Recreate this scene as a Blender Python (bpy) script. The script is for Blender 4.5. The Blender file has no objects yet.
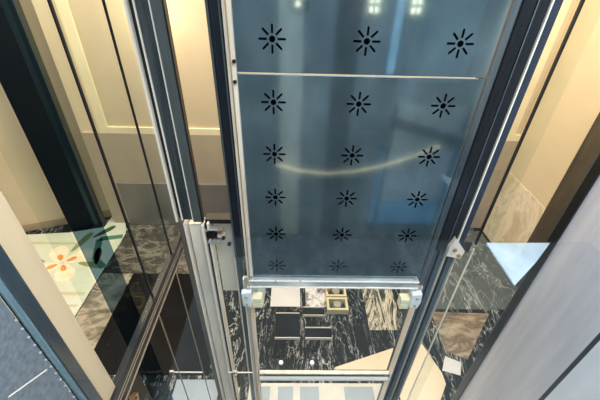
import bpy, bmesh, math, random
from mathutils import Vector, Matrix
random.seed(4)
C = bpy.context.scene.collection
H = 4.0          # eye height above the lobby floor; helper coordinates are relative to the eye
PI = math.pi

# ------------------------------------------------------------------ materials
def new(name):
    m = bpy.data.materials.new(name); m.use_nodes = True
    nt = m.node_tree; nt.nodes.clear()
    out = nt.nodes.new('ShaderNodeOutputMaterial')
    return m, nt, out
def ramp(nt, fac, stops):
    r = nt.nodes.new('ShaderNodeValToRGB'); e = r.color_ramp.elements
    e[0].position, e[0].color = stops[0][0], (*stops[0][1], 1)
    e[1].position, e[1].color = stops[-1][0], (*stops[-1][1], 1)
    for p, c in stops[1:-1]:
        n = e.new(p); n.color = (*c, 1)
    nt.links.new(fac, r.inputs[0]); return r.outputs[0]
def coords(nt, scale=(1, 1, 1), rot=(0, 0, 0)):
    t = nt.nodes.new('ShaderNodeTexCoord'); mp = nt.nodes.new('ShaderNodeMapping')
    mp.inputs['Scale'].default_value = scale; mp.inputs['Rotation'].default_value = rot
    nt.links.new(t.outputs['Object'], mp.inputs[0]); return mp.outputs[0]
def noise(nt, vec, scale, detail=4, rough=.55, dist=0):
    n = nt.nodes.new('ShaderNodeTexNoise'); n.inputs['Scale'].default_value = scale
    n.inputs['Detail'].default_value = detail; n.inputs['Roughness'].default_value = rough
    n.inputs['Distortion'].default_value = dist
    nt.links.new(vec, n.inputs['Vector']); return n.outputs['Fac']
def principled(nt, out, metallic=0, rough=.5, coat=0, coat_rough=.05, spec=.5):
    b = nt.nodes.new('ShaderNodeBsdfPrincipled')
    b.inputs['Metallic'].default_value = metallic; b.inputs['Roughness'].default_value = rough
    b.inputs['Coat Weight'].default_value = coat; b.inputs['Coat Roughness'].default_value = coat_rough
    b.inputs['Specular IOR Level'].default_value = spec
    nt.links.new(b.outputs[0], out.inputs[0]); return b
def mat(name, a, b=None, metallic=0, rough=.5, scale=3, stretch=(1, 1, 1), coat=0, bump=0, spec=.5, coat_rough=.05):
    m, nt, out = new(name); p = principled(nt, out, metallic, rough, coat, coat_rough, spec)
    b = b or tuple(x * .85 for x in a)
    v = coords(nt, stretch); n = noise(nt, v, scale)
    nt.links.new(ramp(nt, n, [(.3, b), (.7, a)]), p.inputs['Base Color'])
    if bump:
        bp = nt.nodes.new('ShaderNodeBump'); bp.inputs['Strength'].default_value = bump; bp.inputs['Distance'].default_value = .01
        nt.links.new(n, bp.inputs['Height']); nt.links.new(bp.outputs[0], p.inputs['Normal'])
    return m
def marble(name, base, vein, scale=2, rot=(0, 0, 0), width=.1, stretch=(1, .3, 1), dist=1.0, rough=.3, spec=.3, **k):
    m, nt, out = new(name); p = principled(nt, out, 0, rough, spec=spec)
    v = coords(nt, stretch, rot)
    def ridge(sc, wd, d):
        n = noise(nt, v, sc, 5, .6, d)
        s_ = nt.nodes.new('ShaderNodeMath'); s_.operation = 'SUBTRACT'; s_.inputs[1].default_value = .5; nt.links.new(n, s_.inputs[0])
        a_ = nt.nodes.new('ShaderNodeMath'); a_.operation = 'ABSOLUTE'; nt.links.new(s_.outputs[0], a_.inputs[0])
        return ramp(nt, a_.outputs[0], [(0, (1, 1, 1)), (wd * .35, (.5, .5, .5)), (wd, (0, 0, 0))])
    r1, r2 = ridge(scale, width * .35, dist), ridge(scale * 2.7, width * .3, dist * .7)
    mask = ramp(nt, noise(nt, v, scale * .8, 3), [(.40, (0, 0, 0)), (.6, (1, 1, 1))])
    mu = nt.nodes.new('ShaderNodeMix'); mu.data_type = 'RGBA'; mu.blend_type = 'MULTIPLY'; mu.inputs[0].default_value = 1
    nt.links.new(r2, mu.inputs[6]); nt.links.new(mask, mu.inputs[7])
    ad = nt.nodes.new('ShaderNodeMix'); ad.data_type = 'RGBA'; ad.blend_type = 'LIGHTEN'; ad.inputs[0].default_value = 1
    nt.links.new(r1, ad.inputs[6]); nt.links.new(mu.outputs[2], ad.inputs[7])
    mx = nt.nodes.new('ShaderNodeMix'); mx.data_type = 'RGBA'
    nt.links.new(ad.outputs[2], mx.inputs[0]); mx.inputs[6].default_value = (*base, 1); mx.inputs[7].default_value = (*vein, 1)
    nt.links.new(mx.outputs[2], p.inputs['Base Color'])
    return m
def glass(name, tint, refl=.35, milk=0, milk_col=(.6, .75, .85), rough=.02):
    m, nt, out = new(name)
    t = nt.nodes.new('ShaderNodeBsdfTransparent'); t.inputs[0].default_value = (*tint, 1)
    g = nt.nodes.new('ShaderNodeBsdfGlossy'); g.inputs['Roughness'].default_value = rough
    lw = nt.nodes.new('ShaderNodeLayerWeight'); lw.inputs[0].default_value = .5
    pw = nt.nodes.new('ShaderNodeMath'); pw.operation = 'POWER'; pw.inputs[1].default_value = 4
    nt.links.new(lw.outputs['Facing'], pw.inputs[0])
    mu = nt.nodes.new('ShaderNodeMath'); mu.operation = 'MULTIPLY_ADD'; mu.inputs[1].default_value = refl; mu.inputs[2].default_value = .03 * refl
    nt.links.new(pw.outputs[0], mu.inputs[0])
    a = nt.nodes.new('ShaderNodeMixShader'); nt.links.new(mu.outputs[0], a.inputs[0])
    nt.links.new(t.outputs[0], a.inputs[1]); nt.links.new(g.outputs[0], a.inputs[2])
    last = a
    if milk:
        d = nt.nodes.new('ShaderNodeBsdfDiffuse'); d.inputs[0].default_value = (*milk_col, 1)
        tl = nt.nodes.new('ShaderNodeBsdfTranslucent'); tl.inputs[0].default_value = (*milk_col, 1)
        ad = nt.nodes.new('ShaderNodeMixShader'); nt.links.new(d.outputs[0], ad.inputs[1]); nt.links.new(tl.outputs[0], ad.inputs[2])
        b = nt.nodes.new('ShaderNodeMixShader')
        v = coords(nt, (1, 1, 1)); n = noise(nt, v, 2.2, 4)
        nt.links.new(ramp(nt, n, [(.3, (milk * .55,) * 3), (.7, (milk * 1.35,) * 3)]), b.inputs[0])
        nt.links.new(a.outputs[0], b.inputs[1]); nt.links.new(ad.outputs[0], b.inputs[2]); last = b
    nt.links.new(last.outputs[0], out.inputs[0]); return m
def emit(name, col, s):
    m, nt, out = new(name); e = nt.nodes.new('ShaderNodeEmission')
    e.inputs[0].default_value = (*col, 1); e.inputs[1].default_value = s
    nt.links.new(e.outputs[0], out.inputs[0]); return m

M = {}
M['cream'] = mat('cream_plaster', (.76, .66, .48), (.68, .58, .41), rough=.6, scale=1.2)
M['cream_light'] = mat('cream_moulding', (.90, .82, .58), rough=.5, scale=2)
M['recess'] = mat('recess_plaster', (.64, .55, .40), (.57, .48, .34), rough=.6, scale=1.3)
M['dado'] = mat('grey_cream_plaster', (.47, .41, .32), (.40, .35, .28), rough=.5, scale=1.5)
M['wainscot'] = mat('grey_wainscot', (.22, .215, .21), (.16, .16, .165), rough=.4, scale=2)
M['base'] = mat('stone_skirting', (.50, .40, .27), rough=.4)
M['beige_stone'] = marble('beige_stone', (.66, .56, .40), (.88, .80, .66), scale=1.6, width=.3, stretch=(.4, 1, .5), rot=(.6, 0, 0), rough=.5)
M['dark_marble'] = marble('black_marble', (.008, .012, .014), (.52, .55, .56), scale=2.6, width=.035, stretch=(1.6, .36, 1), rot=(0, 0, .25), dist=1.2, rough=.3, spec=.12)
M['black_stone'] = mat('black_stone', (.003, .0035, .005), (.008, .009, .012), rough=.5, scale=3, spec=.1)
M['mat_marble'] = marble('deep_black_marble', (.003, .004, .005), (.45, .45, .42), scale=3.2, width=.03, stretch=(1.6, .4, 1), rot=(0, 0, .25), dist=1.2, rough=.4, spec=.1)
M['taupe_marble'] = marble('taupe_marble', (.10, .09, .075), (.46, .41, .33), scale=1.3, width=.35, stretch=(.8, 1.6, 1), rot=(0, 0, .9), dist=.9)
M['grey_marble'] = marble('grey_green_marble', (.085, .105, .11), (.42, .46, .47), scale=1.3, width=.035, stretch=(1.3, .6, 1), rot=(0, 0, -.6), dist=1.0)
M['veined'] = marble('veined_marble_inlay', (.02, .024, .024), (.66, .62, .50), scale=1.8, width=.2, stretch=(2, .5, 1), rot=(0, 0, .2), dist=2.5)
M['tan_marble'] = marble('tan_marble', (.52, .44, .34), (.14, .10, .07), scale=1.4, width=.5, stretch=(.5, 1.6, 1), rot=(0, 0, .2), dist=1.5)
M['white_tile'] = mat('white_tile', (.72, .73, .76), (.62, .64, .70), rough=.15, scale=3)
M['white_vein'] = marble('white_veined_tile', (.70, .72, .78), (.10, .06, .08), scale=1.6, width=.12, stretch=(.6, 1, 1), rot=(0, 0, .6))
M['floral_white'] = mat('floral_tile_white', (.70, .76, .66), (.60, .66, .56), rough=.3, scale=3)
M['floral_band'] = mat('floral_tile_band', (.60, .60, .42), rough=.3)
M['petal'] = mat('petal_cream', (.96, .72, .48), (1, .93, .82), rough=.3, scale=6)
M['petal_core'] = mat('petal_orange', (.85, .36, .10), rough=.3)
M['leaf'] = mat('painted_leaf', (.30, .34, .16), (.20, .27, .13), rough=.3)
M['dark_leaf'] = mat('painted_dark_leaf', (.05, .12, .08), rough=.3)
M['green_frame'] = mat('green_frame', (.10, .26, .19), (.07, .18, .14), rough=.3)
M['beige_floor'] = mat('beige_landing', (.72, .62, .46), (.64, .55, .42), rough=.4, scale=2)
M['pale_floor'] = mat('pale_floor', (.62, .61, .55), (.50, .52, .50), rough=.3, scale=4)
M['blue_grey'] = mat('blue_grey_tile', (.30, .38, .46), rough=.25)
M['pale_plate'] = mat('pale_cladding', (.66, .65, .56), (.50, .50, .44), rough=.35, scale=3)
M['blue_steel'] = mat('blue_lift_steel', (.21, .285, .315), (.075, .125, .155), metallic=.78, rough=.09, scale=2.2, stretch=(1.3, 1, .8), coat=.6, coat_rough=.02, bump=.04)
M['steel_edge'] = mat('bright_steel', (.50, .50, .47), (.30, .31, .31), metallic=.25, rough=.25, scale=6)
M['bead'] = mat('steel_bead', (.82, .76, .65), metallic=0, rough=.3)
M['hole'] = mat('hole_black', (.001, .001, .0015), rough=1, spec=0)
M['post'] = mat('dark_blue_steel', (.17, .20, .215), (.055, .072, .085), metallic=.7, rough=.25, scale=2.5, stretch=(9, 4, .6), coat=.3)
M['post_teal'] = mat('teal_grey_steel', (.19, .22, .22), (.11, .135, .14), metallic=.6, rough=.3, scale=2, stretch=(4, 4, .4))
M['navy'] = mat('navy_steel', (.02, .03, .05), (.008, .012, .022), metallic=0, rough=.25, scale=2, stretch=(9, 9, .5), spec=.4)
M['black_post'] = mat('black_gloss_steel', (.012, .014, .018), (.004, .005, .007), metallic=0, rough=.25, scale=2, stretch=(6, 6, .6), spec=.25)
M['black'] = mat('black_gasket', (.006, .007, .009), rough=.35)
M['rail'] = mat('guide_rail_steel', (.72, .64, .52), (.46, .40, .32), metallic=0, rough=.35, scale=5, stretch=(3, 3, .4))
M['brown_line'] = mat('brown_steel_line', (.34, .26, .18), metallic=.3, rough=.35)
M['taupe_steel'] = mat('taupe_steel', (.22, .20, .17), (.12, .11, .10), metallic=.4, rough=.4, scale=3, stretch=(2, 2, .4))
M['lower_post'] = mat('pale_column_steel', (.88, .82, .70), (.55, .51, .44), metallic=0, rough=.4, scale=2, stretch=(2, 2, .35))
M['blue_post'] = mat('slate_blue_steel', (.10, .145, .18), (.05, .08, .105), metallic=.4, rough=.35, scale=2, stretch=(5, 5, .5))
M['brass'] = mat('brass', (.62, .36, .16), (.35, .18, .08), metallic=.8, rough=.3, scale=9)
M['cream_plastic'] = mat('cream_plastic', (.72, .66, .42), rough=.4)
M['white_plastic'] = mat('white_plastic', (.70, .72, .70), rough=.35)
M['tan'] = mat('tan_jamb', (.56, .43, .26), (.46, .35, .22), rough=.5, scale=2, stretch=(3, 3, .4))
M['brushed'] = mat('brushed_stainless', (.66, .66, .71), (.50, .50, .57), metallic=.25, rough=.42, scale=2.2, stretch=(1, 5, .5))
M['brushed_light'] = mat('brushed_stainless_light', (.74, .78, .83), (.62, .67, .74), metallic=.2, rough=.35, scale=2, stretch=(1, 4, .5))
M['speckle'] = mat('speckled_blue_grey', (.19, .225, .25), (.11, .135, .16), metallic=.3, rough=.5, scale=60)
M['near_post'] = mat('polished_near_steel', (.05, .075, .09), (.015, .022, .03), metallic=.3, rough=.2, scale=2, stretch=(4, 4, .5), coat=.2)
M['cyan_edge'] = mat('pale_blue_rounded_steel', (.30, .46, .53), (.2, .33, .4), metallic=.7, rough=.2, scale=2)
M['rear'] = mat('rear_wall', (.22, .27, .29), (.05, .07, .08), rough=.6, scale=1.2)  # uneven lighting of the rear wall is put into the noise tones
M['mesh_grey'] = mat('light_grey_mesh', (.5, .55, .56), rough=.5)
M['glass'] = glass('clear_glass', (.93, .96, .95), refl=.18)
M['tint'] = glass('tinted_glass', (.40, .51, .60), refl=.10)
M['haze_glass'] = glass('milky_haze_glass', (.96, .975, .985), refl=.008, milk=.012, milk_col=(.66, .80, .86), rough=.06)  # milky tint put in for the pale reflection haze
M['reflection_white'] = glass('white_reflection_glass', (.8, .9, .97), refl=.06, milk=.40, milk_col=(.80, .92, 1), rough=.06)  # white tint put in for a pale reflection
M['grey_field'] = marble('warm_grey_marble', (.055, .053, .048), (.26, .25, .22), scale=1.6, width=.12, stretch=(1, 1.4, 1), rot=(0, 0, .7), dist=1)
M['lamp'] = emit('lamp_warm', (1, .86, .6), 14)
M['window_lit'] = emit('window_daylight', (.45, .75, 1), 2.4)
M['strip_warm'] = emit('strip_warm', (1, .74, .42), 3.2)
M['silver'] = mat('silver_reflector', (.6, .64, .66), metallic=.9, rough=.2)

# ------------------------------------------------------------------ geometry helpers
def link(name, bm, m, parent=None, loc=None, bevel=0):
    me = bpy.data.meshes.new(name)
    bmesh.ops.recalc_face_normals(bm, faces=bm.faces)
    # put the object's origin at the middle of its base
    if loc is None:
        xs = [v.co for v in bm.verts]
        lo = Vector([min(c[i] for c in xs) for i in range(3)]); hi = Vector([max(c[i] for c in xs) for i in range(3)])
        loc = Vector(((lo.x + hi.x) / 2, (lo.y + hi.y) / 2, lo.z))
    loc = Vector(loc)
    bmesh.ops.translate(bm, vec=-loc, verts=bm.verts)
    bm.to_mesh(me); bm.free(); me.materials.append(m)
    o = bpy.data.objects.new(name, me); C.objects.link(o)
    if parent is not None:
        o.parent = parent; o.location = loc - Vector(parent.location)
    else: o.location = loc
    if bevel:
        b = o.modifiers.new('bevel', 'BEVEL'); b.width = bevel; b.segments = 2; b.limit_method = 'ANGLE'
    return o
def BM(): return bmesh.new()
def box(bm, x0, x1, y0, y1, z0, z1):
    r = bmesh.ops.create_cube(bm, size=1)
    for v in r['verts']:
        v.co = Vector(((x0 + x1) / 2 + v.co.x * (x1 - x0), (y0 + y1) / 2 + v.co.y * (y1 - y0), (z0 + z1) / 2 + H + v.co.z * (z1 - z0)))
    return r['verts']
def bx(*a):
    bm = BM(); box(bm, *a); return bm
def prism(bm, pts, z0, z1):
    """flat polygon (x, y) list extruded between two heights"""
    lo = [bm.verts.new((x, y, z0 + H)) for x, y in pts]; hi = [bm.verts.new((x, y, z1 + H)) for x, y in pts]
    n = len(pts); bm.faces.new(lo[::-1]); bm.faces.new(hi)
    for i in range(n): bm.faces.new((lo[i], lo[(i + 1) % n], hi[(i + 1) % n], hi[i]))
    return bm
def vprism(bm, pts, y0, y1):
    """polygon in (x, z) extruded in y"""
    a = [bm.verts.new((x, y0, z + H)) for x, z in pts]; b = [bm.verts.new((x, y1, z + H)) for x, z in pts]
    n = len(pts); bm.faces.new(a); bm.faces.new(b[::-1])
    for i in range(n): bm.faces.new((a[i], b[i], b[(i + 1) % n], a[(i + 1) % n]))
    return bm
def cyl(bm, p, r, h, axis='z', seg=20, r2=None):
    rot = {'z': Matrix(), 'y': Matrix.Rotation(PI / 2, 4, 'X'), 'x': Matrix.Rotation(PI / 2, 4, 'Y')}[axis]
    bmesh.ops.create_cone(bm, cap_ends=True, segments=seg, radius1=r, radius2=r if r2 is None else r2, depth=h,
                          matrix=Matrix.Translation((p[0], p[1], p[2] + H)) @ rot)
    return bm
def tag(o, label, cat, group=None, kind=None):
    if label: o['label'] = label
    if cat: o['category'] = cat
    if group: o['group'] = group
    if kind: o['kind'] = kind
    return o
def thing(name, loc, label, cat, group=None):
    o = bpy.data.objects.new(name, None); C.objects.link(o)
    o.empty_display_size = .1
    o.location = (loc[0], loc[1], loc[2] + H); return tag(o, label, cat, group)
def part(name, bm, m, parent, label=None, bevel=0):
    o = link(name, bm, m, parent, bevel=bevel)
    if label: o['label'] = label
    return o
def struct(name, bm, m):
    o = link(name, bm, m); o['kind'] = 'structure'; return o

# ------------------------------------------------------------------ the setting
struct('floor', bx(-6.4, 3.7, -1.7, 6.2, -4.12, -4.0), M['dark_marble'])
struct('wall_back', bx(-3.25, 3.51, 4.86, 5.16, -4.0, 1.6), M['cream'])
struct('wall_right', bx(3.51, 3.63, -1.7, 4.98, -4.0, 1.6), M['cream'])
bm = prism(BM(), [(-3.25, 5.06), (-3.25, 5.16), (-6.4, 4.06), (-6.4, 3.93)], -4.0, 1.6)
struct('wall_left', bm, M['cream'])
struct('wall_left_side', bx(-6.5, -6.4, -1.7, 5.7, -4.0, 1.6), M['cream'])
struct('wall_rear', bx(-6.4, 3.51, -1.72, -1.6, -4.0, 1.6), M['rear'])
# lower back wall: grey-cream dado and darker wainscot panel
struct('trim_1', bx(-3.2, 3.5, 4.80, 4.86, -4.0, -2.24), M['dado'])
struct('trim_2', bx(-2.92, -.6, 4.765, 4.80, -4.0, -3.12), M['wainscot'])
# mouldings that frame the recessed upper panel; their lit edge is put into the colour
bm = BM(); box(bm, -2.93, 3.5, 4.80, 4.86, -2.24, -2.14); struct('trim_3', bm, M['cream_light'])
struct('trim_4', bx(-2.93, -2.79, 4.80, 4.86, -2.14, 1.6), M['cream_light'])
struct('trim_5', bx(3.27, 3.40, 4.80, 4.86, -2.14, 1.6), M['cream_light'])
struct('trim_6', bx(-2.79, 3.27, 4.83, 4.86, -2.14, 1.6), M['recess'])
bm = prism(BM(), [(-3.26, 5.03), (-3.26, 5.055), (-6.39, 3.93), (-6.39, 3.90)], -4.0, -3.86)
struct('baseboard_left', bm, M['base'])
# right wall: stone clad lower part and the dark brown casing near the front
struct('trim_7', bx(3.503, 3.51, 1.3, 4.78, -4.0, -2.75), M['beige_stone'])
struct('trim_8', bx(3.44, 3.51, 3.1, 3.66, -4.0, 1.6), mat('dark_brown_casing', (.10, .08, .06), (.05, .045, .04), rough=.3, scale=3, stretch=(1, 3, .6)))
struct('trim_9', bx(3.44, 3.51, -1.5, 3.0, -4.0, 1.6), M['dado'])
# dark pilaster added behind the tinted strip, keeping that band dark
bm = prism(BM(), [(-3.875, 4.58), (-3.52, 4.71), (-3.52, 4.80), (-3.875, 4.70)], -4.0, 1.6)
t = link('backing_column', bm, M['black_post']); t.data.materials[0] = mat('navy_paint', (.012, .018, .026), rough=.7); tag(t, 'dark navy full-height pilaster added behind the tinted strip at far left', 'backing_column')
part('teal_rib', prism(BM(), [(-3.52, 4.70), (-3.455, 4.72), (-3.455, 4.81), (-3.52, 4.80)], -4.0, 1.6), M['post_teal'], t, 'teal grey right edge')
part('dark_rib', prism(BM(), [(-3.455, 4.735), (-3.385, 4.75), (-3.385, 4.84), (-3.455, 4.81)], -4.0, 1.6), mat('dark_teal_paint', (.045, .06, .062), rough=.5), t)

# ------------------------------------------------------------------ floor inlays
e = .004
t = thing('floral_tile', (-3.7, 3.6, -4.0), 'white glazed floor tile painted with a four-petal orange flower and green leaves', 'tile')
part('tile_slab', prism(BM(), [(-4.75, 2.75), (-2.9, 2.75), (-2.9, 4.52), (-3.1, 5.0), (-3.34, 4.98), (-3.34, 4.68), (-3.88, 4.52), (-4.75, 4.43)], -4.0, -4.0 + e), M['floral_white'], t)
def flat_shape(fn, n=24):
    return [fn(i / n * 2 * PI) for i in range(n)]
def petal(cx, cy, ang, L, W):
    pts = []
    for i in range(24):
        a = i / 24 * 2 * PI; u = .5 + .5 * math.cos(a)       # along
        w = W * math.sin(a) * (.55 + .45 * u)
        l = L * (u + .06)
        pts.append((cx + l * math.cos(ang) - w * math.sin(ang), cy + l * math.sin(ang) + w * math.cos(ang)))
    return pts
fc = (-3.60, 3.80)
for k in range(4):
    a = .65 + k * PI / 2
    o = part('petal', prism(BM(), petal(*fc, a, .42, .17), -4.0 + e, -4.0 + e * 2), M['petal'], t)
    c = (fc[0] + .17 * math.cos(a), fc[1] + .17 * math.sin(a))
    part('petal_spot', prism(BM(), petal(c[0] - .12 * math.cos(a), c[1] - .12 * math.sin(a), a, .15, .05), -4.0 + e * 2, -4.0 + e * 3), M['petal_core'], t)
for a, L, W, d in ((-.15, .48, .07, .22), (1.35, .5, .075, .22), (2.9, .4, .06, .25), (4.4, .4, .06, .25)):
    part('leaf', prism(BM(), petal(fc[0] + d * math.cos(a + .2), fc[1] + d * math.sin(a + .2), a, L, W), -4.0 + e, -4.0 + e * 1.8), M['leaf'], t)
for a, px, py in ((.9, -3.42, 4.38), (1.9, -3.05, 3.75)):
    part('leaf', prism(BM(), petal(px, py, a, .40, .065), -4.0 + e, -4.0 + e * 2), M['dark_leaf'], t, 'dark green leaf')
bm = BM()
for p0, p1, w in (((-3.28, 4.36), (-2.92, 4.44), .05), ((-3.28, 4.36), (-3.12, 3.88), .05), ((-3.12, 3.88), (-2.92, 3.72), .05)):
    d = (Vector(p1) - Vector(p0)).normalized(); n = Vector((-d.y, d.x)) * w
    prism(bm, [tuple(Vector(p0) + n), tuple(Vector(p0) - n), tuple(Vector(p1) - n), tuple(Vector(p1) + n)], -4.0 + e, -4.0 + e * 2)
part('green_frame', bm, M['green_frame'], t)
for x0, x1, y0, y1 in ((-4.7, -3.5, 4.22, 4.27), (-4.4, -3.6, 2.82, 2.86), (-3.56, -3.51, 4.22, 4.5), (-4.0, -2.95, 3.18, 3.24), (-4.0, -2.95, 2.98, 3.02)):
    part('border_line', prism(BM(), [(x0, y0), (x1, y0), (x1, y1), (x0, y1)], -4.0 + e, -4.0 + e * 1.6), M['floral_band'], t, 'pale olive border line')

def slab(name, pts, m, label, cat='tile', group=None, h=e):
    o = link(name, prism(BM(), pts, -4.0, -4.0 + h), m); tag(o, label, cat, group); return o
R4 = lambda x0, x1, y0, y1: [(x0, y0), (x1, y0), (x1, y1), (x0, y1)]
slab('marble_border', R4(-2.88, -2.42, 2.0, 3.6), M['taupe_marble'], 'taupe veined marble border strip running beside the floral tile', 'marble floor')
slab('marble_border', [(1.62, 3.0), (3.45, 3.0), (3.45, 4.7), (1.62, 4.7)], M['grey_marble'], 'grey green marble floor field with fine white veins near the right wall', 'marble floor')
slab('marble_tile', R4(-.60, -.38, 3.02, 3.42), M['blue_grey'], 'small blue grey tile at the left guide shoe, leftmost of the pale tile row', 'tile')
slab('marble_tile', R4(-.29, .13, 3.02, 3.44), M['white_tile'], 'plain white square tile in the black marble under the lift', 'tile')
slab('marble_tile', R4(.21, .50, 3.02, 3.44), M['white_vein'], 'white tile with a dark diagonal vein beside the twin roller frame', 'tile')
slab('marble_tile', R4(1.05, 1.5, 2.66, 3.46), M['veined'], 'black marble tile with bold cream wavy veins under the right guide shoe', 'tile')
slab('marble_tile', [(1.96, 2.95), (2.78, 2.93), (2.20, 2.26), (1.97, 2.36)], M['tan_marble'], 'tan and brown streaked marble tile at the lower right behind the glass', 'tile')
slab('marble_tile', [(1.83, 2.12), (1.93, 2.30), (2.10, 2.22), (2.03, 2.06)], M['white_tile'], 'little off-white tile just below the tan marble tile', 'tile')
slab('marble_tile', [(-2.76, 1.99), (-2.42, 1.97), (-2.42, 1.88), (-2.74, 1.90)], M['white_tile'], 'little off-white tile seen low at left beside the near steel post', 'tile')
slab('stair_landing', [(.52, 2.10), (.54, 2.145), (1.66, 2.515), (1.81, 2.08), (1.81, 1.95), (1.56, 1.6), (1.24, 1.6), (1.24, 2.0)], M['beige_floor'], 'pale beige triangular landing below the crossbeam', 'landing', h=.02)
o = thing('lobby_floor_panel', (.4, 1.6, -4.0), 'pale floor panel with blue grey rectangles at the foot of the shaft', 'floor panel')
part('panel_slab', prism(BM(), R4(-.46, 1.22, 1.2, 1.96), -4.0, -4.0 + .012), M['pale_floor'], o)
for x0, x1 in ((-.34, -.22), (-.13, .04), (.12, .33), (.62, .95)):
    part('inset', prism(BM(), R4(x0, x1, 1.25, 1.92), -4.0 + .012, -4.0 + .016), M['blue_grey'], o)
slab('lobby_floor_panel', R4(-1.30, -.80, 1.3, 2.0), M['blue_grey'], 'pale floor panel left of the steel column foot', 'floor panel')

slab('marble_border', R4(-2.41, -.95, 2.05, 3.6), M['black_stone'], 'plain black marble field between taupe border and corner column', 'marble floor')
slab('marble_border', R4(-2.88, -1.2, 3.61, 4.75), M['grey_field'], 'dim warm grey marble field in front of the wainscot on the left', 'marble floor')
# black inlay trays with thin steel trim
def tray(x0, x1, y0, y1, label):
    r = thing('inlay_tray', ((x0 + x1) / 2, (y0 + y1) / 2, -4.0), label, 'floor tray')
    part('tray_plate', bx(x0, x1, y0, y1, -4.0, -3.97), M['black_stone'], r)
    w = .010
    for yy in (y0 - w, y1): part('steel_trim', bx(x0, x1, yy, yy + w, -4.0, -3.955), M['bead'], r, 'bright steel edging')
tray(-.20, .12, 2.52, 2.88, 'black square tray with steel edging, left of the pair')
tray(.19, .53, 2.52, 2.66, 'narrow black tray with steel edging, right of the pair')
tray(.17, .46, 2.86, 2.98, 'small black tray with steel edging behind the pair nearest the crossbeam')
slab('floor_mat', [(-.22, 2.26), (.33, 2.26), (.46, 2.5), (.42, 2.98), (.14, 3.0), (-.12, 2.95)], M['mat_marble'], 'black floor patch beneath the steel-edged trays', 'floor mat')
for x, lab in ((-.109, 'tiny round floor light below the left black tray'), (.267, 'tiny round floor light below the right black tray')):
    r = thing('floor_light', (x, 2.205, -4.0 + e), lab, 'floor light')
    part('bezel', cyl(BM(), (x, 2.205, -3.993), .03, .012), M['steel_edge'], r)
    part('lens', cyl(BM(), (x, 2.205, -3.984), .02, .01), emit('floor_lens', (.9, .95, 1), 2), r)
# twin roller frame
r = thing('twin_spotlight', (.64, 3.2, -4.0), 'square brass-edged frame with two silver round reflectors below the lift', 'spotlight')
for y0 in (2.90, 3.13):
    bm = BM(); x0, x1, y1, w = .50, .79, y0 + .21, .03
    box(bm, x0, x1, y0, y0 + w, -4, -3.9); box(bm, x0, x1, y1 - w, y1, -4, -3.9); box(bm, x0, x0 + w, y0 + w, y1 - w, -4, -3.9); box(bm, x1 - w, x1, y0 + w, y1 - w, -4, -3.9)
    part('frame', bm, M['cream_plastic'], r, 'cream brass square frame')
    bm = BM(); cyl(bm, (.645, y0 + .105, -3.95), .075, .08, r2=.055); part('reflector', bm, M['silver'], r, 'silver round reflector')
bm = BM(); cyl(bm, (.545, 3.23, -3.88), .03, .06); part('knob', bm, M['brass'], r, 'copper knob')

# ------------------------------------------------------------------ the blue lift panel with starbursts
X0, Z0, SX, SZ, YP = -.0922, -.2715, .385, .2612, 1.5
lift = thing('lift_back_panel', (.28, 1.51, -1.76), 'blue steel lift panel punched with rows of eight-ray starbursts', 'lift panel')
part('upper_sheet', bx(-.245, .83, YP, YP + .02, -.405, .5), M['blue_steel'], lift, bevel=.002)
part('lower_sheet', bx(-.245, .83, YP, YP + .02, -1.685, -.411), M['blue_steel'], lift, bevel=.002)
part('seam_strip', bx(-.245, .80, YP - .0012, YP + .001, -.411, -.4088), M['steel_edge'], lift, 'bright thin seam between the two sheets')
part('side_flange', bx(-.262, -.245, YP - .02, YP + .03, -1.70, .5), M['rail'], lift, 'bright left edge flange')
bm = BM(); box(bm, -.27, .832, YP - .02, YP + .04, -1.757, -1.695)
part('bottom_rail', bm, M['steel_edge'], lift, 'bright steel bottom rail', bevel=.003)
bm = BM(); bm.free()
for zz in (-1.702, -1.760): part('rail_bead', bx(-.27, .832, YP - .026, YP - .02, zz, zz + .008), M['bead'], lift, 'bright bead line along the bottom rail')
for x, z in ((-.25, -.356), (-.253, -.439), (-.25, -1.66), (.80, -1.66), (-.10, -1.70), (.06, -1.70), (.81, -1.72), (-.23, -1.725)):
    part('rivet', cyl(BM(), (x, YP - .024, z), .008, .01, 'y', 12), M['steel_edge'] if z < -1 else M['black'], lift)
def star_bm(cx, cz):
    bm = BM(); y0, y1 = YP - .0016, YP + .001
    cyl(bm, (cx, (y0 + y1) / 2, cz), .0125, y1 - y0, 'y', 16)
    for k in range(8):
        a = k * PI / 4; d = Vector((math.cos(a), math.sin(a))); n = Vector((-d.y, d.x)) * .0042
        p0 = Vector((cx, cz)) + d * .022; p1 = Vector((cx, cz)) + d * .052
        pts = [p0 - n, p1 - n]
        for j in range(1, 4):
            b = a - PI / 2 + j * PI / 4; pts.append(p1 + Vector((math.cos(b), math.sin(b))) * .0042)
        pts += [p1 + n, p0 + n]
        vprism(bm, [tuple(p) for p in pts], y0, y1)
    return bm
for k in range(6):
    for i in range(3):
        x, z = X0 + i * SX, Z0 - k * SZ
        part('starburst_vent', star_bm(x, z), M['hole'], lift)
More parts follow.
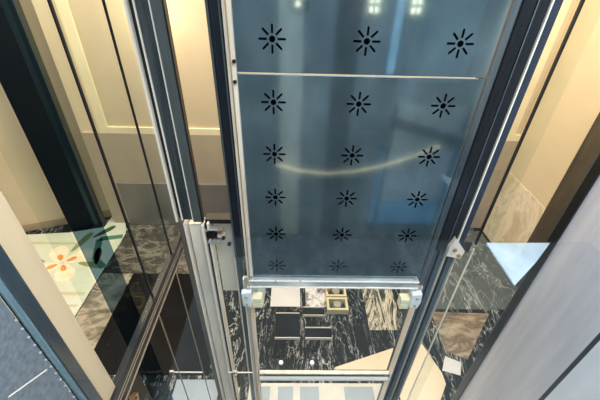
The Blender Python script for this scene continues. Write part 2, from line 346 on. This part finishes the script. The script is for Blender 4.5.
# guide shoes at the two lower corners
def shoe(s, label):
    x = -.29 if s < 0 else .83
    r = thing('guide_shoe', (x, YP - .02, -1.93), label, 'guide shoe')
    bm = BM(); vprism(bm, [(x - .035, -1.78), (x + .03, -1.77), (x + .038, -1.86), (x + .025, -1.92), (x - .03, -1.91)], YP - .06, YP - .02)
    part('shoe_plate', bm, M['white_plastic'], r, 'white plastic plate', bevel=.006)
    for zz in (-1.865, -1.915):
        xx = x + (.066 if s < 0 else -.062)
        part('liner_block', bx(xx - .032, xx + .032, YP - .05, YP + .01, zz - .022, zz + .022), M['cream_plastic'], r, 'cream block', bevel=.005)
    xx = x + (.07 if s < 0 else -.05)
    bm = BM(); box(bm, min(x, xx), max(x, xx), YP - .03, YP, -1.80, -1.76); part('bracket_arm', bm, M['steel_edge'], r)
    for q in (-1.81, -1.88):
        part('bolt', cyl(BM(), (x, YP - .064, q), .009, .012, 'y', 6), M['steel_edge'], r)
shoe(-1, 'white and cream guide shoe at the lower left corner of the blue lift panel')
shoe(1, 'white and cream guide shoe at the lower right corner of the blue lift panel')

# ------------------------------------------------------------------ left columns
r = thing('corner_column', (-.664, 1.80, -4.0), 'broad ribbed steel corner column, coloured for a dark reflection above and pale below the transom', 'column')
part('upper_shaft', bx(-.742, -.586, 1.745, 1.775, -1.42, .5), M['post'], r, bevel=.006)  # same column as below; a dark reflection is put into this colour
part('side_fin', bx(-.754, -.742, 1.72, 1.775, -1.42, .5), M['bead'], r, 'narrow fin painted as a highlight streak')
part('groove', bx(-.722, -.714, 1.738, 1.745, -1.42, .5), M['bead'], r, 'painted highlight streak')  # bright strips on the upper column paint in its vertical highlight streaks
part('groove', bx(-.738, -.728, 1.741, 1.745, -1.42, .5), M['black'], r, 'black line')
part('teal_rib', bx(-.640, -.586, 1.725, 1.745, -1.42, .5), M['post_teal'], r, 'teal grey rib')
part('edge_bead', bx(-.648, -.640, 1.728, 1.745, -1.42, .5), M['bead'], r, 'bead painted as a highlight streak')
part('edge_bead', bx(-.586, -.578, 1.72, 1.76, -1.42, .5), M['black'], r, 'black edge')
part('lower_shaft', bx(-.69, -.61, 1.755, 1.86, -4.0, -1.46), M['lower_post'], r, bevel=.004)
part('lower_fin', bx(-.754, -.722, 1.735, 1.86, -4.0, -1.40), M['taupe_steel'], r, 'brownish grey fin')
part('lower_fin', bx(-.716, -.700, 1.73, 1.86, -4.0, -1.44), M['bead'], r, 'bright fin')
part('lower_fin', bx(-.595, -.578, 1.71, 1.80, -4.0, -1.44), M['bead'], r, 'bright fin')
part('lower_fin', bx(-.575, -.567, 1.73, 1.80, -4.0, -1.44), M['black_post'], r, 'dark fin')
part('lower_fin', bx(-.562, -.550, 1.73, 1.80, -4.0, -1.44), M['bead'], r, 'bright fin')
part('base_foot', bx(-.76, -.56, 1.70, 1.90, -4.0, -3.97), M['steel_edge'], r)

r = thing('glass_frame_post', (-.355, 1.78, -4.0), 'teal dark steel post standing left of the blue lift panel', 'post')
part('upper_shaft', bx(-.39, -.315, 1.745, 1.80, -1.75, .5), M['navy'], r, bevel=.004)
part('side_fin', bx(-.402, -.39, 1.735, 1.80, -1.75, .5), M['post_teal'], r, 'teal grey fin')
part('front_bead', bx(-.345, -.338, 1.738, 1.745, -1.75, .5), M['post_teal'], r)
part('lower_shaft', bx(-.40, -.36, 1.75, 1.80, -4.0, -1.76), M['blue_post'], r)
part('lower_fin', bx(-.41, -.402, 1.74, 1.80, -4.0, -1.76), M['bead'], r, 'bright fin')

# black frame and bracket between the two posts
r = thing('landing_transom', (-.49, 1.80, -1.47), 'black crossbar with a bolted bracket between corner column and teal post', 'transom')
part('crossbar', bx(-.578, -.41, 1.76, 1.83, -1.46, -1.425), M['black'], r)
for (x0, x1, z0, z1, mk) in ((-.56, -.50, -1.56, -1.49, 'black'), (-.575, -.46, -1.50, -1.485, 'steel_edge'), (-.50, -.45, -1.55, -1.53, 'rail'), (-.57, -.49, -1.605, -1.585, 'steel_edge')):
    part('bracket', bx(x0, x1, 1.72, 1.76, z0, z1), M[mk], r)
for x, z in ((-.475, -1.485), (-.53, -1.52), (-.46, -1.545), (-.425, -1.60)):
    part('bolt', cyl(BM(), (x, 1.715, z), .013, .02, 'y', 8), M['brass'] if z > -1.5 else M['black'], r)
t = link('cladding_plate', bx(-.55, -.42, 1.83, 1.85, -2.22, -1.46), M['pale_plate']); tag(t, 'pale grey cladding plate under the bolted black crossbar', 'cladding plate')

# guide rail left
r = thing('guide_rail', (-.29, 1.55, -4.0), 'slim beige steel guide rail running down left of the blue lift panel', 'guide rail')
part('rail_head', bx(-.284, -.272, 1.50, 1.56, -4.0, .5), M['rail'], r)
part('rail_foot', bx(-.325, -.265, 1.56, 1.575, -4.0, -1.76), M['rail'], r)
part('rail_edge', bx(-.325, -.316, 1.54, 1.56, -4.0, -1.76), M['bead'], r, 'bright lip')
# right guide post
r = thing('guide_post', (.93, 1.55, -4.0), 'wide black glossy guide post right of the blue lift panel', 'post')
part('side_channel', bx(.838, .872, 1.50, 1.60, -1.75, .5), M['post'], r, 'grey blue channel')
part('upper_shaft', bx(.872, .978, 1.49, 1.62, -1.42, .5), M['black_post'], r, bevel=.006)
part('bright_line', bx(.980, .986, 1.485, 1.55, -1.42, .5), M['bead'], r, 'bright thin line')
part('outer_fin', bx(.988, 1.03, 1.50, 1.62, -1.42, .5), M['navy'], r, 'navy outer fin')
part('edge_line', bx(.925, .93, 1.485, 1.49, -1.42, .5), M['post'], r)
part('lower_shaft', bx(.88, 1.01, 1.51, 1.62, -4.0, -1.44), M['blue_post'], r, bevel=.004)
for x, mk in ((.87, 'bead'), (.90, 'black_post'), (.945, 'rail'), (.965, 'black_post'), (1.012, 'rail')):
    part('lower_fin', bx(x - .002, x + .003, 1.49, 1.56, -4.0, -1.76 if x < .9 else -1.44), M[mk], r)
part('corner_bracket', vprism(BM(), [(.95, -1.30), (1.03, -1.40), (1.02, -1.46), (.93, -1.44), (.93, -1.37)], 1.46, 1.485), M['rail'], r, 'beige corner bracket')
for x, z in ((.965, -1.385), (1.0, -1.43)):
    part('bolt', cyl(BM(), (x, 1.455, z), .011, .015, 'y', 8), M['brass'], r)

# crossbeam between the rails
r = thing('shaft_crossbeam', (.29, 1.56, -2.99), 'horizontal beige and steel crossbeam spanning between the guide rails', 'crossbeam')
part('upper_flange', bx(-.262, .865, 1.515, 1.545, -2.935, -2.92), M['rail'], r)
part('web', bx(-.262, .865, 1.525, 1.56, -2.985, -2.935), M['black_post'], r, 'dark web')
part('lower_flange', bx(-.262, .865, 1.50, 1.56, -3.01, -2.985), M['bead'], r)
for x in (-.24, .84):
    part('bolt', cyl(BM(), (x, 1.53, -2.95), .014, .02, 'y', 8), M['steel_edge'], r)
r = thing('wall_bracket', (-.88, 1.60, -2.99), 'small steel wall bracket arm crossing left of the pale column', 'bracket')
part('arm', bx(-1.02, -.765, 1.55, 1.558, -2.985, -2.975), M['bead'], r)
part('plate', bx(-1.045, -1.01, 1.54, 1.558, -2.995, -2.95), M['steel_edge'], r)
part('bolt', cyl(BM(), (-1.025, 1.525, -2.97), .012, .016, 'y', 8), M['black'], r)
r = thing('wall_bracket', (-.45, 1.60, -2.99), 'small steel bracket between the pale column and the guide rail', 'bracket')
part('arm', bx(-.54, -.328, 1.55, 1.558, -2.985, -2.975), M['bead'], r)
part('plate', bx(-.50, -.46, 1.54, 1.558, -2.995, -2.95), M['steel_edge'], r)
part('bolt', cyl(BM(), (-.47, 1.525, -2.97), .012, .016, 'y', 8), M['brass'], r)

# ------------------------------------------------------------------ left glass wall (plane x = -.754)
XL = -.754
LW = thing('glass_partition', (XL, 1.2, -4.0), 'tall glass partition left of the shaft with thin black mullions and a tinted strip', 'glass partition')
RW = thing('glass_partition', (1.252, 1.7, -4.0), 'narrow glass partition right of the wide black guide post', 'glass partition')
def mullion(y, w, label):
    r = LW
    part('mullion', bx(XL - .006, XL + .001, y - w, y + w, -1.53, .5), M['black'], r)
    part('lower_mullion', bx(XL - .006, XL, y - w * .5, y + w * .5, -4.0, -1.70), M['brown_line'], r, 'thin brownish grey bar')
mullion(1.552, .006, 'thin black mullion of the left glass wall, next to the ribbed corner column')
mullion(1.213, .006, 'thin black mullion of the left glass wall, next to the tinted pane')
def pane(x0, x1, y0, y1, z0, z1, m, label, name='glass_pane', parent='L'):
    p = {'L': LW, 'R': RW, None: None}[parent]
    o = link(name, bx(x0, x1, y0, y1, z0, z1), M[m], p)
    if p is None: tag(o, label, 'glass pane')
    elif m == 'tint': o['label'] = label
    return o
pane(XL - .008, XL - .002, 1.228, 1.538, -1.53, .5, 'glass', 'clear upper pane between the two thin black mullions')
pane(XL - .008, XL - .002, 1.568, 1.715, -1.53, .5, 'glass', 'narrow clear pane beside the ribbed corner column')
pane(XL - .008, XL - .002, 1.062, 1.198, -1.53, .5, 'glass', 'clear pane between tinted strip and first black mullion')
pane(XL - .06, XL - .052, .965, 1.125, -3.98, .5, 'tint', 'dark blue tinted full-height glass strip in front of the floral tile', 'tinted_glass_strip')
pane(XL - .008, XL - .002, .80, .888, -1.53, .5, 'glass', 'clear pane between tan jamb and dark tinted strip')
r = LW
part('transom_bar', bx(XL - .02, XL + .012, .665, 1.715, -1.575, -1.532), M['black'], r)
part('groove', bx(XL - .016, XL + .014, .665, 1.715, -1.580, -1.575), M['brown_line'], r, 'thin brown groove line')
part('transom_bar', bx(XL - .02, XL + .008, .665, 1.715, -1.605, -1.583), M['black_post'], r)
part('groove', bx(XL - .016, XL + .012, .665, 1.715, -1.609, -1.605), M['brown_line'], r, 'thin brown groove line')
part('transom_bar', bx(XL - .02, XL + .006, .665, 1.715, -1.66, -1.612), M['black'], r)
part('groove', bx(XL - .016, XL + .012, .665, 1.715, -1.665, -1.66), M['brown_line'], r, 'thin brown groove line')
# brass latch bracket below the transom
r = thing('brass_bracket', (XL + .02, .77, -1.82), 'folded brass bracket under the transom at the bottom left', 'bracket')
bm = BM()
pr = [(.752, -1.665), (.790, -1.70), (.775, -1.745), (.745, -1.755), (.722, -1.79), (.70, -1.80), (.70, -1.76), (.73, -1.74), (.748, -1.70)]
a = [bm.verts.new((XL + .015, y, z + H)) for y, z in pr]; b = [bm.verts.new((XL + .035, y, z + H)) for y, z in pr]
bm.faces.new(a); bm.faces.new(b[::-1])
for i in range(len(pr)): bm.faces.new((a[i], b[i], b[(i + 1) % len(pr)], a[(i + 1) % len(pr)]))
part('folded_plate', bm, M['brass'], r)
part('lip', bx(XL + .015, XL + .05, .695, .78, -1.81, -1.80), M['brass'], r)
for y, z in ((.76, -1.69), (.735, -1.765)):
    part('bolt', cyl(BM(), (XL + .038, y, z), .007, .01, 'x', 8), M['black'], r)

# near left: tan jamb, polished post, speckled door
t = link('door_jamb', bx(XL - .03, XL, .655, .738, -4.0, .5), M['tan'], bevel=.003); tag(t, 'tan beige vertical jamb beside the near polished steel post', 'jamb')
r = thing('near_post', (XL + .01, .61, -4.0), 'polished dark steel post with pale blue rounded edge at the lower left', 'post')
part('shaft', bx(XL - .03, XL + .012, .600, .648, -4.0, .5), M['near_post'], r, bevel=.004)
part('rounded_edge', cyl(BM(), (XL + .004, .592, -1.75), .010, 4.5, 'z', 16), M['cyan_edge'], r, 'pale blue rounded edge')
r = thing('door_leaf', (XL, .37, -4.0), 'speckled blue grey door leaf filling the bottom left corner', 'door leaf')
part('leaf', bx(XL - .03, XL, .10, .578, -4.0, .5), M['speckle'], r)
bm = BM()
p0, p1 = Vector((XL + .001, .442, -.979 + H)), Vector((XL + .001, .560, -1.060 + H)); n = Vector((0, .004, .005)) * .35
vs = [bm.verts.new(q) for q in (p0 + n, p1 + n, p1 - n, p0 - n)]; bm.faces.new(vs)
part('crease', bm, M['bead'], r, 'pale diagonal crease')
for i in range(16):
    z = -.83 - i * .04
    part('edge_screw', cyl(BM(), (XL + .001, .574, z), .0035, .004, 'x', 8), M['steel_edge'], r)

# ------------------------------------------------------------------ right glass wall
XR = 1.252
r = RW
part('mullion', bx(XR - .006, XR + .006, 1.694, 1.708, -1.56, .5), M['black'], r)
part('lower_mullion', bx(XR - .004, XR + .004, 1.692, 1.702, -4.0, -1.60), M['bead'], r, 'thin pale bar')
for y, lab in ((1.90, 'thin pale vertical bar beside the slate blue guide post'),):
    part('lower_mullion', bx(XR - .005, XR + .005, y - .008, y + .008, -4.0, -1.66), M['bead'], RW, 'thin pale bar')
part('crossbar', bx(1.04, XR - .01, 1.72, 1.78, -1.66, -1.56), M['black'], r)
part('stile', bx(1.04, 1.07, 1.72, 1.78, -1.56, .5), M['black_post'], r)
pane(1.075, XR - .012, 1.735, 1.745, -1.555, -1.0, 'haze_glass', '', parent='R')
pane(XR - .003, XR + .003, 1.57, 1.685, -3.95, .5, 'glass', '', parent='R')
# near right stainless panels (plane x = 1.6)
XS = 1.6
r = thing('stainless_panel', (XS, 1.25, -4.0), 'broad brushed stainless panel with black gasket, lower right', 'steel panel')
part('sheet', bx(XS, XS + .02, 1.022, 1.505, -4.0, .5), M['brushed'], r)
part('gasket', bx(XS - .012, XS + .02, 1.505, 1.56, -4.0, .5), M['black'], r, 'black rubber gasket')
part('edge_strip', bx(XS - .004, XS + .02, 1.56, 1.575, -4.0, .5), M['blue_post'], r, 'slate blue edge strip')
r = thing('stainless_panel', (XS, .65, -4.0), 'paler brushed stainless panel in the bottom right corner', 'steel panel')
part('sheet', bx(XS, XS + .02, .25, .995, -4.0, .5), M['brushed_light'], r)
part('gasket', bx(XS + .004, XS + .02, .995, 1.022, -4.0, .5), M['black'], r, 'black joint')

# milky sheet added to carry the pale reflection haze over the shaft
pane(-.42, 1.585, .28, 1.33, -1.205, -1.195, 'haze_glass', 'large horizontal milky sheet added for the reflection haze across the front of the shaft', 'haze_sheet', None)

t = link('reflection_patch', prism(BM(), [(1.012, 1.30), (1.35, 1.305), (1.20, 1.17), (1.012, 1.02)], -1.19, -1.182), M['reflection_white']); tag(t, 'whitish triangular plate added as a pale reflection above the haze sheet', 'glass plate')  # plate added to paint in a whitish reflection on the glass
# ------------------------------------------------------------------ rear of the landing (seen in reflections)
r = thing('lit_window', (1.27, -1.58, -1.25), 'tall narrow daylight window mirrored in the blue panel', 'window')
part('pane', bx(1.19, 1.29, -1.59, -1.57, -1.22, .1), M['window_lit'], r)
bm = BM(); box(bm, 1.15, 1.19, -1.6, -1.55, -1.3, .15); box(bm, 1.29, 1.33, -1.6, -1.55, -1.3, .15); part('window_frame', bm, M['black'], r)
for x, lab in ((.923, 'warm square wall lamp left of the tall rear window'), (1.42, 'warm square wall lamp right of the tall rear window')):
    r = thing('wall_lamp', (x, -1.58, -.55), lab, 'lamp')
    part('lamp_frame', bx(x - .08, x + .08, -1.6, -1.56, -.55, -.30), M['black'], r)
    for dx in (-.035, .035):
        for dz in (-.48, -.38):
            part('bulb', bx(x + dx - .02, x + dx + .02, -1.56, -1.54, dz - .03, dz + .03), M['lamp'], r)
r = thing('wall_lamp', (.03, -1.58, -.55), 'round dark wall lamp with one warm bulb on the rear wall', 'lamp')
bm = BM(); cyl(bm, (.03, -1.575, -.42), .14, .03, 'y', 24); part('lamp_disc', bm, M['navy'], r)
bm = BM(); cyl(bm, (.03, -1.55, -.44), .03, .03, 'y', 12); part('bulb', bm, M['lamp'], r)
cu = bpy.data.curves.new('light_strip', 'CURVE'); cu.dimensions = '3D'; cu.bevel_depth = .025
sp = cu.splines.new('POLY'); pts = [(-.25, -2.50), (.1, -2.60), (.5, -2.64), (.9, -2.60), (1.3, -2.5), (1.7, -2.35), (2.1, -2.15)]
sp.points.add(len(pts) - 1)
for i, (x, z) in enumerate(pts): sp.points[i].co = (x, -1.40, z + H, 1)
tmp = bpy.data.objects.new('light_strip', cu); C.objects.link(tmp)
dg = bpy.context.evaluated_depsgraph_get(); me = bpy.data.meshes.new_from_object(tmp.evaluated_get(dg)); bpy.data.objects.remove(tmp)
t = bpy.data.objects.new('light_strip', me); C.objects.link(t); me.materials.clear(); me.materials.append(M['strip_warm']); tag(t, 'curved warm light strip on the rear wall reflected in the lift panel', 'light strip')
# grey mesh added to stand for the mesh-back chair mirrored in the panel
r = thing('chair_mesh_proxy', (1.9, -1.5, -3.3), 'light grey mesh added by the rear wall for the mesh chair reflection, with a dark top rail', 'screen')
bm = BM()
for i in range(22): box(bm, 1.42 + i * .045, 1.44 + i * .045, -1.52, -1.51, -3.2, -1.5 - i * .02)
for i in range(36): box(bm, 1.42, 2.40, -1.51, -1.50, -3.2 + i * .045, -3.18 + i * .045)
part('mesh', bm, M['mesh_grey'], r)
part('top_rail', vprism(BM(), [(1.35, -1.75), (2.9, -2.20), (2.9, -2.34), (1.35, -1.89)], -1.49, -1.46), M['black'], r)
for x in (1.40, 2.42): part('leg', bx(x - .02, x + .02, -1.52, -1.48, -4.0, -1.6), M['black'], r)
for x0, x1, z0, z1, mk, lab in ((-.2, .1, -1.9, .8, 'pale_plate', 'pale grey rear slab added for the panel reflection, leftmost'), (.5, .8, -2.4, .8, 'black_post', 'tall dark rear slab added for the panel reflection'), (2.5, 3.3, -1.6, .8, 'pale_plate', 'wide pale rear slab added for the panel reflection at right')):
    t = link('reflection_slab', bx(x0, x1, -1.595, -1.56, -4.0, z1), M[mk]); tag(t, lab, 'door leaf')  # pale and dark slabs added to vary the tones mirrored in the panel

r = thing('reflection_glow', (2.3, -1.58, -3.7), 'wide blue glowing sheet added low on the rear wall for the panel reflection', 'window')  # unseen blue glow added to brighten the lower right panel reflection
part('pane', bx(1.3, 3.2, -1.54, -1.53, -3.7, -2.3), emit('blue_glow', (.10, .36, .62), .9), r)
for z in (-3.74, -2.3): part('window_frame', bx(1.26, 3.24, -1.555, -1.525, z, z + .04), M['black'], r)
r = thing('reflection_glow', (1.9, -1.58, -1.3), 'pale glowing sheet added high on the rear wall for the panel reflection', 'window')  # unseen pale glow added to brighten the mirrored rear wall
part('pane', bx(1.45, 2.25, -1.585, -1.575, -1.3, .3), emit('pale_glow', (.42, .62, .70), .75), r)
# ------------------------------------------------------------------ light
def area(name, loc, rot, size, energy, col, sy=None):
    l = bpy.data.lights.new(name, 'AREA'); l.energy = energy; l.color = col; l.size = size
    if sy: l.shape = 'RECTANGLE'; l.size_y = sy
    o = bpy.data.objects.new(name, l); o.location = (loc[0], loc[1], loc[2] + H); o.rotation_euler = rot; C.objects.link(o); return o
def point(name, loc, energy, col, r=.1):
    l = bpy.data.lights.new(name, 'POINT'); l.energy = energy; l.color = col; l.shadow_soft_size = r
    o = bpy.data.objects.new(name, l); o.location = (loc[0], loc[1], loc[2] + H); C.objects.link(o); return o
warm = (1, .83, .58); cool = (.90, .95, 1)
area('ceiling_light_back', (0, 3.6, 1.5), (.25, 0, 0), 5, 235, warm, 1.5)
area('ceiling_light_left', (-4.3, 3.6, 1.5), (.2, 0, 0), 2.5, 135, warm)
area('ceiling_light_right', (2.9, 3.0, 1.4), (0, .3, 0), 1.0, 55, warm)
point('downlight_left', (-1.75, 4.4, -.6), 14, (1, .86, .6))
point('downlight_right', (3.1, 3.5, -.4), 12, (1, .86, .6))
area('front_cool', (.4, -.9, 1.3), (.75, 0, 0), 2.2, 65, cool)  # cool fill added for the blue panel and the glass
area('rear_fill', (.6, .2, 1.4), (-.75, 0, 0), 2.0, 260, (.8, .9, 1))  # fill added to light the rear wall so the panel mirrors it
area('landing_cool', (1.0, .3, .9), (0, -.5, 0), 1.2, 14, (.9, .93, 1))
point('shaft_fill', (.1, .25, -3.5), 16, (1, .86, .66), .15)  # unseen fill added to brighten the rails and lower columns
w = bpy.data.worlds.new('world'); bpy.context.scene.world = w; w.use_nodes = True
bg = w.node_tree.nodes['Background']; bg.inputs[0].default_value = (.84, .90, 1, 1); bg.inputs[1].default_value = .40

# ------------------------------------------------------------------ camera
cd = bpy.data.cameras.new('camera'); cam = bpy.data.objects.new('camera', cd); C.objects.link(cam)
cd.sensor_width = 36; cd.lens = 340 / 600 * 36; cd.clip_start = .02
Rv = Vector((.99963851, -.00897567, .02534351)); Uv = Vector((-.01541122, .58110907, .81367975)); Fv = Vector((.02203066, .81377619, -.58076068))
mtx = Matrix((Rv, Uv, -Fv)).transposed().to_4x4(); mtx.translation = (0, 0, H)
cam.matrix_world = mtx
bpy.context.scene.camera = cam
sc = bpy.context.scene
sc.view_settings.view_transform = 'Standard'; sc.view_settings.look = 'None'
sc.cycles.transparent_max_bounces = 16; sc.cycles.max_bounces = 8
